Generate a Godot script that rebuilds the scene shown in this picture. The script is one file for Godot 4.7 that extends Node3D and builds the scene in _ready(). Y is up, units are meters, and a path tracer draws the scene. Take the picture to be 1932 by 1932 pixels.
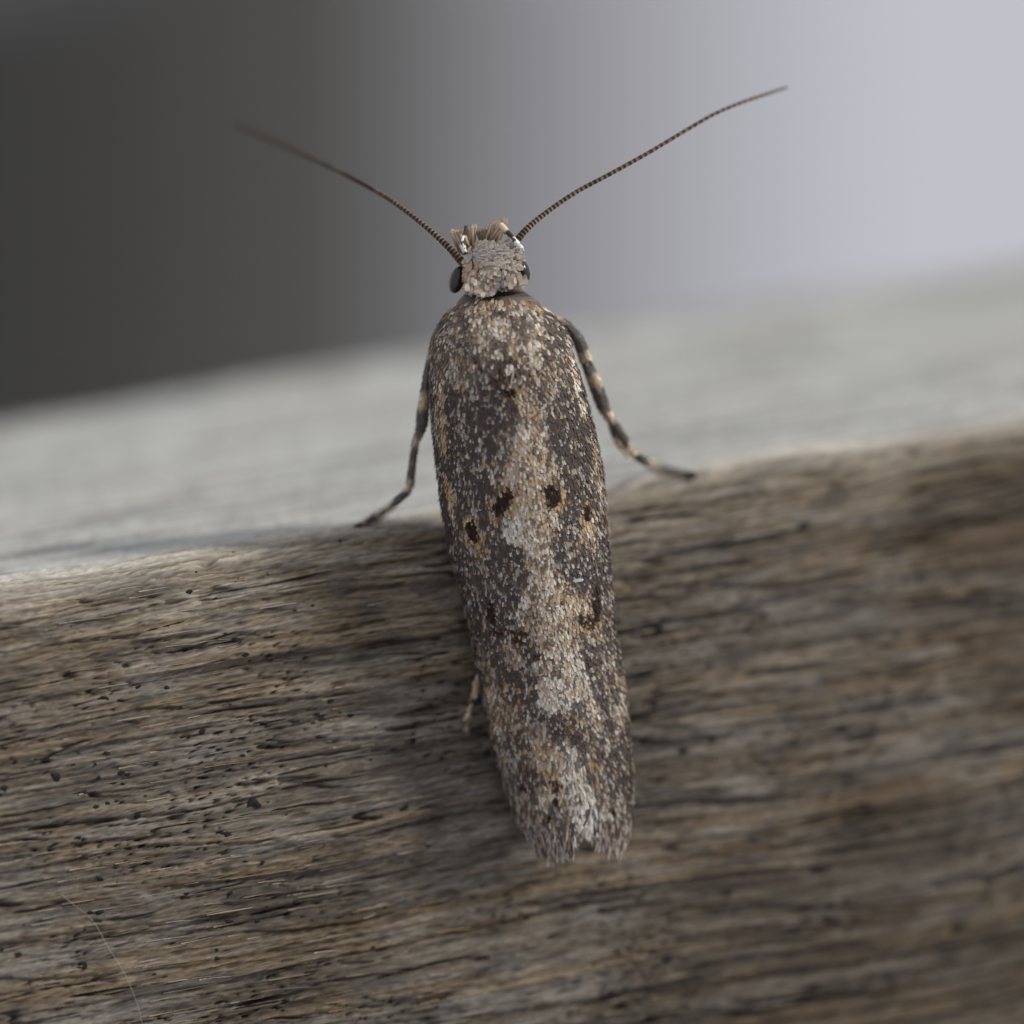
extends Node3D
# A small speckled moth on the edge of a weathered board. One unit is one centimetre of the place, enlarged a hundred times.
# Shapes are measured in a frame that is tilted with the lens axis: x right, y up the board's front, z out of it.

const TILT := 16.0            # the lens looks down by this many degrees
const UNIT := 1875.0          # chart steps per unit, for the outlines measured below
var tilted := Basis(Vector3.RIGHT, -deg_to_rad(TILT))
var rng := RandomNumberGenerator.new()


# ------------------------------------------------------------------ helpers
class Buf:
	var v := PackedVector3Array()
	var c := PackedColorArray()
	var i := PackedInt32Array()

	func add(p: Vector3, col: Color) -> int:
		v.append(p)
		c.append(col)
		return v.size() - 1

	func tri(a: int, b: int, d: int) -> void:
		i.append(a)
		i.append(b)
		i.append(d)

	func quad(a: int, b: int, d: int, e: int) -> void:
		tri(a, b, d)
		tri(a, d, e)

	func mesh(smooth: bool) -> ArrayMesh:
		var arr := []
		arr.resize(Mesh.ARRAY_MAX)
		arr[Mesh.ARRAY_VERTEX] = v
		arr[Mesh.ARRAY_COLOR] = c
		arr[Mesh.ARRAY_INDEX] = i
		if smooth:
			var st := SurfaceTool.new()
			st.create_from_arrays(arr)
			st.generate_normals()
			return st.commit()
		var m := ArrayMesh.new()
		m.add_surface_from_arrays(Mesh.PRIMITIVE_TRIANGLES, arr)
		return m


func painted(rough: float, spec := 0.5) -> StandardMaterial3D:
	var m := StandardMaterial3D.new()
	m.vertex_color_use_as_albedo = true
	m.roughness = rough
	m.metallic_specular = spec
	return m


func plain(col: Color, rough: float, spec := 0.5) -> StandardMaterial3D:
	var m := StandardMaterial3D.new()
	m.albedo_color = col.linear_to_srgb()
	m.roughness = rough
	m.metallic_specular = spec
	return m


func noise(seed_: int, octaves: int, gain := 0.5) -> FastNoiseLite:
	var n := FastNoiseLite.new()
	n.seed = seed_
	n.noise_type = FastNoiseLite.TYPE_SIMPLEX
	n.frequency = 1.0
	n.fractal_type = FastNoiseLite.FRACTAL_FBM if octaves > 1 else FastNoiseLite.FRACTAL_NONE
	n.fractal_octaves = octaves
	n.fractal_gain = gain
	return n


func thing(called: String, label: String, category: String, at: Vector3) -> Node3D:
	var o := Node3D.new()
	o.name = called
	add_child(o, true)
	o.transform = Transform3D(tilted, tilted * at)
	o.set_meta("label", label)
	o.set_meta("category", category)
	return o


func part(called: String, m: Mesh, mat: Material, parent: Node3D, shift := Vector3.ZERO, stuff := false) -> MeshInstance3D:
	var o := MeshInstance3D.new()
	o.name = called
	o.mesh = m
	o.material_override = mat
	o.position = shift
	parent.add_child(o, true)
	if stuff:
		o.set_meta("kind", "stuff")
	return o


func q(px: float, py: float, z := 0.0) -> Vector3:
	return Vector3((px - 966.0) / UNIT, (966.0 - py) / UNIT, z)


func table(rows: Array, at: float, col: int) -> float:
	if at <= rows[0][0]:
		return rows[0][col]
	for k in range(1, rows.size()):
		if at <= rows[k][0]:
			var f: float = (at - rows[k - 1][0]) / (rows[k][0] - rows[k - 1][0])
			return lerpf(rows[k - 1][col], rows[k][col], f)
	return rows[-1][col]


func curve(points: Array, steps: int) -> Array:   # Catmull-Rom through points (Vector4: place and radius)
	var got := []
	for k in points.size() - 1:
		var a: Vector4 = points[maxi(k - 1, 0)]
		var b: Vector4 = points[k]
		var c: Vector4 = points[k + 1]
		var d: Vector4 = points[mini(k + 2, points.size() - 1)]
		for j in steps:
			var t := float(j) / steps
			got.append(0.5 * (2.0 * b + (c - a) * t + (2.0 * a - 5.0 * b + 4.0 * c - d) * t * t + (3.0 * b - a - 3.0 * c + d) * t * t * t))
	got.append(points[-1])
	return got


func tube(buf: Buf, path: Array, sides: int, tint: Callable, cap := true) -> void:
	var n := path.size()
	var first := buf.v.size()
	var length := 0.0
	var up := Vector3(0.31, 0.2, 0.93)
	for k in n:
		var p := Vector3(path[k].x, path[k].y, path[k].z)
		var a := Vector3(path[maxi(k - 1, 0)].x, path[maxi(k - 1, 0)].y, path[maxi(k - 1, 0)].z)
		var b := Vector3(path[mini(k + 1, n - 1)].x, path[mini(k + 1, n - 1)].y, path[mini(k + 1, n - 1)].z)
		var dir := (b - a).normalized()
		if k:
			length += p.distance_to(Vector3(path[k - 1].x, path[k - 1].y, path[k - 1].z))
		var x := dir.cross(up).normalized()
		up = x.cross(dir).normalized()
		for s in sides:
			var ang := TAU * s / sides
			buf.add(p + (x * cos(ang) + up * sin(ang)) * path[k].w, tint.call(length, ang))
	for k in n - 1:
		for s in sides:
			var a0 := first + k * sides + s
			var b0 := first + k * sides + (s + 1) % sides
			buf.quad(a0, b0, b0 + sides, a0 + sides)
	if cap:
		for e in [0, n - 1]:
			var mid := buf.add(Vector3(path[e].x, path[e].y, path[e].z), buf.c[first + e * sides])
			for s in sides:
				buf.tri(mid, first + e * sides + s, first + e * sides + (s + 1) % sides)


# a flat scale with a rounded, slightly lifted tip
func scale_leaf(buf: Buf, base: Vector3, dir: Vector3, out: Vector3, length: float, width: float, lift: float, root: Color, tip: Color) -> void:
	var x := dir.cross(out).normalized() * width
	var d := dir * length
	var a := buf.add(base - x * 0.28, root)
	var b := buf.add(base + x * 0.28, root)
	var mid := root.lerp(tip, 0.55)
	var c := buf.add(base + d * 0.5 - x * 0.5 + out * lift * 0.75, mid)
	var e := buf.add(base + d * 0.5 + x * 0.5 + out * lift * 0.75, mid)
	var f := buf.add(base + d * 0.9 - x * 0.4 + out * lift, tip)
	var g := buf.add(base + d * 0.9 + x * 0.4 + out * lift, tip)
	var h := buf.add(base + d + out * lift * 0.9, tip)
	buf.quad(a, b, e, c)
	buf.quad(c, e, g, f)
	buf.tri(f, g, h)


# a hair: a narrow four-sided spindle, bent
func hair(buf: Buf, base: Vector3, dir: Vector3, bend: Vector3, length: float, r: float, root: Color, tip: Color) -> void:
	var x := dir.cross(Vector3(0.2, 0.1, 0.97)).normalized()
	var y := x.cross(dir).normalized()
	var ring := [0.0, 0.4, 0.78]
	var wide := [0.55, 1.0, 0.75]
	var start := buf.v.size()
	for k in 3:
		var f: float = ring[k]
		var p := base + dir * length * f + bend * f * f
		var w: float = r * wide[k]
		for s in [Vector2(1, 0), Vector2(0, 0.6), Vector2(-1, 0), Vector2(0, -0.6)]:
			buf.add(p + (x * s.x + y * s.y) * w, root.lerp(tip, f))
	var end := buf.add(base + dir * length + bend, tip)
	for k in 2:
		for s in 4:
			var a := start + k * 4 + s
			var b := start + k * 4 + (s + 1) % 4
			buf.quad(a, b, b + 4, a + 4)
	for s in 4:
		buf.tri(start + 8 + s, start + 8 + (s + 1) % 4, end)


# ------------------------------------------------------------------ the board
const ROUND := 0.034
const RISE := 0.1396           # the top's slope, 8 degrees in the tilted frame
var along := Vector3(1.0, 0.164, -0.33).normalized()
var upward := Vector3.ZERO
var outward := Vector3.ZERO
var corner := Vector3(0.0, -0.003, -0.109)
var n_broad := noise(3, 2)
var n_warp := noise(11, 2)
var n_band := noise(23, 3, 0.55)
var n_fibre := noise(37, 4, 0.62)
var n_crack := noise(41, 2)
var n_gate := noise(53, 2)
var n_tone := noise(61, 3)
var n_blot := noise(71, 3)
var n_grit := noise(83, 2, 0.6)
var n_dash := noise(89, 2, 0.6)
var n_pit := noise(91, 2, 0.5)
var n_dimming := noise(93, 2)
var n_flake := noise(97, 3, 0.5)
var arc_length := ROUND * (PI / 2.0 - asin(RISE))


func grain(s: float, t: float) -> float:
	return t + 0.009 * n_warp.get_noise_2d(s * 1.2, t * 2.2) + 0.0012 * n_warp.get_noise_2d(s * 5.0 + 9.0, t * 18.0)


func relief(s: float, t: float) -> Array:   # [height, fibre, crack, grain coordinate, band, dash]
	var g := grain(s, t)
	var fibre := n_fibre.get_noise_2d(s * 3.0, g * 110.0)
	var band := n_band.get_noise_2d(s * 0.8, g * 30.0)
	var crack := smoothstep(0.88, 0.99, 1.0 - absf(n_crack.get_noise_2d(s * 2.6 + 5.0, g * 40.0)))
	crack *= smoothstep(0.05, 0.35, n_gate.get_noise_2d(s * 4.5, g * 12.0 + 40.0))
	var dash := smoothstep(0.32, 0.58, n_dash.get_noise_2d(s * 17.0, g * 120.0))
	var pit := smoothstep(0.53, 0.66, n_pit.get_noise_2d(s * 42.0, t * 105.0)) * smoothstep(0.05, 0.35, n_gate.get_noise_2d(s * 5.0 + 20.0, t * 7.0)) * smoothstep(-0.02, -0.06, t)
	var grit := n_grit.get_noise_2d(s * 70.0, t * 230.0)
	var flake := smoothstep(-0.02, 0.05, n_flake.get_noise_2d(s * 1.4, g * 19.0))
	var h := 0.009 * n_broad.get_noise_2d(s * 2.0, t * 3.5) + 0.0048 * band + 0.0015 * fibre - 0.007 * crack - 0.0014 * dash - 0.003 * pit + 0.0010 * grit + 0.005 * flake
	return [h * (1.0 - 0.75 * smoothstep(0.05, 0.15, t)), fibre, crack, g, band, dash, grit, flake, pit]


func profile(t: float, depth: float) -> Array:   # [place across the board, normal], t runs up the front, over the edge and back across the top
	var start := ROUND * tan(0.5 * arc_length / ROUND)
	var slope := Vector2(-sqrt(1.0 - RISE * RISE), RISE)
	if t < 0.0:
		return [Vector2(0.0, t - start), Vector2(1, 0)]
	if t < arc_length:
		var a := t / ROUND
		return [Vector2(-ROUND, -start) + ROUND * Vector2(cos(a), sin(a)), Vector2(cos(a), sin(a))]
	var e := arc_length / ROUND
	var p := Vector2(-ROUND, -start) + ROUND * Vector2(cos(e), sin(e))
	return [p + slope * minf(t - arc_length, depth), Vector2(RISE, -slope.x)]


func on_board(s: float, t: float, proud := 0.0) -> Vector3:
	var p := profile(t, 2.0)
	var flat: Vector2 = p[0]
	var nn: Vector2 = p[1]
	flat += nn * (relief(s, t)[0] + proud)
	return corner + along * s + outward * flat.x + upward * flat.y


func front_st(px: float, py: float) -> Vector2:   # the place on the front face that lies at a chart point
	var d := q(px, py) - corner
	var det := along.x * upward.y - along.y * upward.x
	var s := (d.x * upward.y - d.y * upward.x) / det
	var a := (along.x * d.y - along.y * d.x) / det
	return Vector2(s, a + ROUND * tan(0.5 * arc_length / ROUND))


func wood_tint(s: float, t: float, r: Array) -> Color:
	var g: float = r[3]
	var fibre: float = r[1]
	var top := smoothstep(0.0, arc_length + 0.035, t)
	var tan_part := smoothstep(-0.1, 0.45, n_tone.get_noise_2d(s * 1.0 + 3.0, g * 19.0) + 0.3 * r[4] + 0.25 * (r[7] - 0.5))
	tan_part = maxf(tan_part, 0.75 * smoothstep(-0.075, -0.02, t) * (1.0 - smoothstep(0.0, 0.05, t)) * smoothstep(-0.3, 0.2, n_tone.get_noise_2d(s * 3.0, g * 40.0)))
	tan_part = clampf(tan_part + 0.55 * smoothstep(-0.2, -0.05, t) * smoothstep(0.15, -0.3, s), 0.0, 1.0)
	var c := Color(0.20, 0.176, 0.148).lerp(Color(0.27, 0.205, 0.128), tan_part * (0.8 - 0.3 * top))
	var edge := smoothstep(-0.05, 0.012, t) * (1.0 - smoothstep(0.06, 0.13, t))  # worn golden lip, with its sunlit crest also painted into the colour
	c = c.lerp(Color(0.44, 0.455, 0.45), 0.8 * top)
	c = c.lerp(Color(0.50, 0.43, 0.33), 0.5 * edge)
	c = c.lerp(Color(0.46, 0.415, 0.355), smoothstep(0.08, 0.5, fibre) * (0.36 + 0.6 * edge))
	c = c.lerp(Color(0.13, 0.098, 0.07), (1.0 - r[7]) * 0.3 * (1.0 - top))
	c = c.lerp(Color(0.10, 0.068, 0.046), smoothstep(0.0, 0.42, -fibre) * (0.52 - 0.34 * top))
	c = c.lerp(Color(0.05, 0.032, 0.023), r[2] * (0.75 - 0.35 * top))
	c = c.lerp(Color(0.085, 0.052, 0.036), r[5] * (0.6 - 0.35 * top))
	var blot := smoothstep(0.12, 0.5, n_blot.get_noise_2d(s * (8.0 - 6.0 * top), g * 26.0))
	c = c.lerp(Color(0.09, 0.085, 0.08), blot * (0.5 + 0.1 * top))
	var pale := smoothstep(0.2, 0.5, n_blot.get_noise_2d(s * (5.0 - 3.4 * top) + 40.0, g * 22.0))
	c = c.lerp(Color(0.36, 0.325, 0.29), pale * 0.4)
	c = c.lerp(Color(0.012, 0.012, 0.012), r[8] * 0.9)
	var dimming := smoothstep(-0.25, 0.3, n_dimming.get_noise_2d(s * 1.6, t * 2.2) + 1.1 * (s - 0.12) - 0.5 * (t + 0.3))  # vignette-like dimming towards the lower right, painted into the wood colour
	c = c.lerp(Color(c.r * 0.66, c.g * 0.63, c.b * 0.6), dimming * (1.0 - top))
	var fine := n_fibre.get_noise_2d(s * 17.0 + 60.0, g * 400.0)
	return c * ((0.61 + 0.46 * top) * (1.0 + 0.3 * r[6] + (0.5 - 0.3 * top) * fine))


func build_board() -> void:
	upward = (Vector3.UP - along * along.y).normalized()
	outward = along.cross(upward).normalized()
	var base := corner + upward * -3.6 + outward * -0.5
	var o := thing("weathered_board", "weathered grey-brown wooden board with rough fibrous grain, its top edge crossing the picture", "board", base)
	var ss := [-6.0, -4.0, -2.6, -1.8, -1.3, -1.0, -0.85, -0.75]
	var x := -0.68
	while x < 0.66:
		ss.append(x)
		x += 0.0036 if x < 0.12 else 0.0058
	ss.append_array([0.72, 0.8, 0.95, 1.2, 1.6, 2.3, 3.5, 5.5])
	var ts := [-3.5, -2.8, -2.2, -1.7, -1.3, -1.05, -0.9, -0.8, -0.72, -0.66]
	x = -0.62
	while x < arc_length:
		ts.append(x)
		x += 0.00115
	x = arc_length
	var step := 0.0018
	while x < arc_length + 0.95:
		ts.append(x)
		x += step
		step = minf(step * 1.018, 0.014)
	var depth := 0.95
	ts.append(arc_length + depth)
	var rows := ts.size()
	var buf := Buf.new()
	var cols := ss.size()
	var back := -0.95
	for k in rows + 3:
		for s in ss:
			if k < rows:
				var t: float = ts[k]
				var r := relief(s, t)
				var p := profile(t, depth)
				var flat: Vector2 = p[0] + p[1] * r[0]
				back = flat.x
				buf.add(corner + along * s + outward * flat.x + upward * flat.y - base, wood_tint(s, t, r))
			else:
				var flat: Vector2 = [Vector2(back - 0.02, 0.0), Vector2(back - 0.02, -3.55), Vector2(-0.05, -3.57)][k - rows]
				buf.add(corner + along * s + outward * flat.x + upward * flat.y - base, Color(0.2, 0.17, 0.14))
	for k in rows + 3:
		var k2 := (k + 1) % (rows + 3)
		for j in cols - 1:
			buf.quad(k * cols + j, k2 * cols + j, k2 * cols + j + 1, k * cols + j + 1)
	for e in [0, cols - 1]:
		var mid := buf.add(corner + along * ss[e] + outward * -0.5 + upward * -1.5 - base, Color(0.2, 0.17, 0.14))
		for k in rows + 3:
			buf.tri(mid, k * cols + e, ((k + 1) % (rows + 3)) * cols + e)
	var wood := painted(0.88, 0.35)
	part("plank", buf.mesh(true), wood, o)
	# loose fibres lifting off the grain
	var lint := Buf.new()
	for k in 900:
		var s := rng.randf_range(-0.62, 0.25) if k % 4 else rng.randf_range(-0.62, 0.6)
		var t := rng.randf_range(-0.6, 0.05)
		var length := rng.randf_range(0.012, 0.06)
		var tone := rng.randf()
		var c := Color(0.5, 0.46, 0.41).lerp(Color(0.42, 0.29, 0.14), tone) * rng.randf_range(0.4, 0.95)
		var lifted := 0.0035 if rng.randf() < 0.12 else 0.0008
		var drift := rng.randf_range(-0.003, 0.003)
		var path := []
		for j in 5:
			var f := j / 4.0
			var p := on_board(s + length * f, t + drift * f * f, 0.0002 + lifted * f * f)
			path.append(Vector4(p.x - base.x, p.y - base.y, p.z - base.z, rng.randf_range(0.0003, 0.0008) * (1.05 - 0.8 * f)))
		tube(lint, path, 3, func(_l, _a): return c, false)
	part("loose_fibres", lint.mesh(true), wood, o, Vector3.ZERO, true)
	# splinters one can pick out
	for sp in [[262, 1073, 30, 0.0022], [330, 1085, 60, 0.0022], [520, 1143, 70, 0.0024], [215, 1293, 60, 0.0022], [250, 1355, 66, 0.0026], [90, 1400, 80, 0.0026], [300, 1640, 46, 0.002], [430, 1720, 90, 0.0024], [150, 1700, 60, 0.0024], [40, 1325, 24, 0.0024], [600, 1690, 80, 0.0022], [96, 1850, 50, 0.0022]]:
		var st := front_st(sp[0], sp[1])
		var b := Buf.new()
		var path := []
		for j in 7:
			var f := j / 6.0
			var p := on_board(st.x + sp[2] / UNIT * (f - 0.5), st.y, 0.0012 + 0.004 * f * f) - base
			path.append(Vector4(p.x, p.y, p.z, sp[3] * (0.25 + 1.5 * f * (1.0 - f)) * 0.55))
		var c := Color(0.36, 0.32, 0.27).lerp(Color(0.32, 0.24, 0.15), rng.randf())
		tube(b, path, 5, func(_l, a): return c * (0.85 + 0.15 * sin(a * 2.0)))
		part("splinter", b.mesh(true), wood, o)
	# black mould specks
	var soot := plain(Color(0.012, 0.013, 0.013), 0.8, 0.3)
	var lumps := []
	for k in 5:
		var b := Buf.new()
		for r in 5:
			var lat := -PI / 2 + PI * r / 4.0
			for a in 7:
				var ang := TAU * a / 7.0
				var w := rng.randf_range(0.7, 1.25)
				b.add(Vector3(cos(lat) * cos(ang), cos(lat) * sin(ang), sin(lat) * 0.6) * w, Color.BLACK)
		for r in 4:
			for a in 7:
				b.quad(r * 7 + a, r * 7 + (a + 1) % 7, (r + 1) * 7 + (a + 1) % 7, (r + 1) * 7 + a)
		lumps.append(b.mesh(true))
	var spots := [[445, 1206, 7], [461, 1236, 5], [452, 1210, 5], [358, 1117, 7], [136, 1225, 5], [214, 1306, 5], [264, 1296, 5], [318, 1298, 5], [190, 1317, 7], [200, 1318, 6], [343, 1334, 4], [595, 1352, 8], [606, 1360, 6], [590, 1366, 5], [660, 1350, 6], [640, 1345, 4], [620, 1324, 6], [382, 1381, 6], [347, 1391, 5], [357, 1390, 4], [203, 1423, 6], [152, 1437, 6], [107, 1446, 5], [140, 1441, 4], [774, 1399, 7], [742, 1415, 5], [456, 1426, 5],
		[107, 1463, 10], [112, 1467, 7], [10, 1486, 8], [3, 1496, 7], [231, 1458, 6], [244, 1460, 6], [219, 1476, 6], [236, 1480, 5], [189, 1467, 5], [184, 1521, 5], [231, 1513, 6], [222, 1510, 5], [204, 1514, 5], [262, 1535, 6], [262, 1544, 5], [390, 1526, 6], [478, 1516, 9], [484, 1520, 7], [470, 1518, 5], [505, 1515, 4], [425, 1574, 7], [418, 1573, 5], [360, 1554, 4], [157, 1580, 6], [163, 1582, 5], [309, 1597, 5], [318, 1596, 4], [191, 1657, 6], [459, 1626, 4], [490, 1629, 5], [428, 1664, 8], [347, 1692, 6], [351, 1686, 5], [435, 1686, 5], [174, 1720, 6], [191, 1720, 6], [186, 1737, 6], [178, 1737, 5], [229, 1720, 4], [488, 1742, 6], [433, 1740, 6], [151, 1792, 5], [156, 1818, 8], [159, 1822, 6], [150, 1824, 5], [35, 1798, 6], [10, 1788, 4], [405, 1793, 4], [405, 1808, 5], [325, 1778, 4], [805, 1599, 6], [760, 1526, 7], [752, 1530, 6], [775, 1395, 8], [90, 1455, 4], [45, 1455, 3], [20, 1428, 4], [67, 1430, 4], [297, 1440, 5], [200, 1420, 4], [128, 1548, 6], [100, 1552, 4], [590, 1740, 4],
		[1520, 992, 11], [1243, 1190, 10], [1252, 1322, 11], [1240, 1335, 9], [1236, 1180, 9], [1345, 1400, 9], [1232, 1328, 8], [1365, 1690, 10], [1378, 1695, 9], [1600, 1380, 8], [1655, 1385, 9], [1730, 1560, 10], [1345, 1262, 8], [1290, 1422, 8], [1700, 1200, 8], [1450, 1160, 8], [1820, 1705, 10], [1260, 1820, 9], [1420, 1595, 8], [1580, 1680, 8]]
	for k in 60:
		spots.append([rng.randf_range(0, 760), rng.randf_range(1010, 1930), rng.randf_range(1.6, 3.6)])
	for k in spots.size():
		var sp = spots[k]
		var st := front_st(sp[0], sp[1])
		var m := part("mould_speck", lumps[k % 5], soot, o)
		var r: float = sp[2] / UNIT * 0.98
		var spun := Basis(along, upward, outward) * Basis(Vector3.BACK, rng.randf_range(-0.5, 0.5)) * Basis.from_scale(Vector3(r * rng.randf_range(1.0, 1.5), r * rng.randf_range(0.6, 1.0), r * 0.32))
		m.transform = Transform3D(spun, on_board(st.x, st.y, 0.0004) - base)
	# the strand of silk that hangs off the grain
	var at := on_board(front_st(126, 1692).x, front_st(126, 1692).y)
	var thread := thing("silk_thread", "fine pale strand of silk hanging over the wood grain at lower left", "thread", at)
	var line := []
	for p in [[118, 1684, 0.002], [140, 1704, 0.006], [171, 1734, 0.008], [201, 1788, 0.009], [226, 1835, 0.008], [251, 1893, 0.007], [266, 1940, 0.004], [276, 1980, 0.001]]:
		var st := front_st(p[0], p[1])
		var w := on_board(st.x, st.y, p[2]) - at
		line.append(Vector4(w.x, w.y, w.z, 0.00026))
	var silk := Buf.new()
	tube(silk, curve(line, 6), 5, func(_l, _a): return Color(0.27, 0.26, 0.25))
	part("strand", silk.mesh(true), painted(0.4), thread)


# ------------------------------------------------------------------ the moth
# chart rows of the folded wings: py, left edge, right edge, height of the ridge, drop to the sides as a share of the half width
const ROWS := [[556, 886, 1000, 0.0, 0.7], [566, 868, 1014, 0.004, 0.75], [580, 855, 1026, 0.01, 0.8], [600, 838, 1046, 0.018, 0.8], [640, 823, 1072, 0.028, 0.8], [700, 818, 1094, 0.032, 0.78], [740, 817, 1105, 0.032, 0.75], [800, 819, 1121, 0.029, 0.72], [880, 828, 1138, 0.022, 0.7], [960, 838, 1147, 0.014, 0.68], [1040, 852, 1152, 0.005, 0.66],
	[1100, 870, 1156, -0.003, 0.64], [1190, 893, 1163, -0.013, 0.6], [1270, 908, 1177, -0.022, 0.56], [1370, 925, 1190, -0.033, 0.5], [1470, 950, 1197, -0.044, 0.44], [1550, 980, 1195, -0.052, 0.38], [1600, 1006, 1188, -0.058, 0.34], [1650, 1040, 1176, -0.064, 0.3]]
const SEAM := [[600, 880], [650, 872], [700, 915], [770, 978], [860, 1000], [960, 1018], [1060, 1032], [1180, 1062], [1300, 1086], [1400, 1106], [1500, 1116], [1560, 1110], [1620, 1100]]
const END_LEFT := [[975, 1540], [1000, 1578], [1015, 1598], [1035, 1610], [1060, 1613], [1077, 1605], [1090, 1586], [1100, 1552], [1107, 1505]]
const END_RIGHT := [[1095, 1515], [1107, 1560], [1120, 1588], [1150, 1602], [1172, 1600], [1185, 1585], [1194, 1550]]
const COVER := [[566, 905, 985], [569, 888, 1000], [575, 868, 1016], [584, 850, 1031], [600, 838, 1046], [640, 823, 1072], [650, 862, 1058], [680, 905, 1018], [700, 930, 996], [722, 954, 970]]
var n_fleck := noise(101, 2)
var n_patch := noise(113, 3)


func shell(py: float, theta: float, proud := 0.0) -> Vector3:
	var l := table(ROWS, py, 1)
	var r := table(ROWS, py, 2)
	var half := (r - l) / 2.0
	var drop := table(ROWS, py, 4) * half / UNIT
	var p := q((l + r) / 2.0 + half * sin(theta), py, table(ROWS, py, 3) - drop * (0.8 * (1.0 - cos(theta)) + 0.22 * smoothstep(600.0, 760.0, py) * (sqrt(pow(sin(theta) - 0.12, 2.0) + 0.004) - 0.1)))
	return p + Vector3(sin(theta) * 0.3, 0.0, maxf(0.25, cos(theta))) * proud


func theta_at(py: float, px: float) -> float:
	var l := table(ROWS, py, 1)
	var r := table(ROWS, py, 2)
	return asin(clampf((px - (l + r) / 2.0) / ((r - l) / 2.0), -0.998, 0.998))


func sheet(rows: Array, lo: Callable, hi: Callable, proud: float, thick: float, cols: int, col: Color, base: Vector3) -> ArrayMesh:
	var buf := Buf.new()
	var n := rows.size()
	for side in 2:
		for py in rows:
			var a: float = lo.call(py)
			var b: float = hi.call(py)
			for j in cols:
				var th := lerpf(a, b, float(j) / (cols - 1))
				buf.add(shell(py, th, proud - thick * side) - base, col)
	for side in 2:
		for k in n - 1:
			for j in cols - 1:
				var a := side * n * cols + k * cols + j
				if side == 0:
					buf.quad(a, a + 1, a + cols + 1, a + cols)
				else:
					buf.quad(a, a + cols, a + cols + 1, a + 1)
	var lower := n * cols
	for k in n - 1:
		for j in [0, cols - 1]:
			buf.quad(k * cols + j, (k + 1) * cols + j, lower + (k + 1) * cols + j, lower + k * cols + j)
	for j in cols - 1:
		for k in [0, n - 1]:
			buf.quad(k * cols + j, k * cols + j + 1, lower + k * cols + j + 1, lower + k * cols + j)
	return buf.mesh(true)


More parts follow.
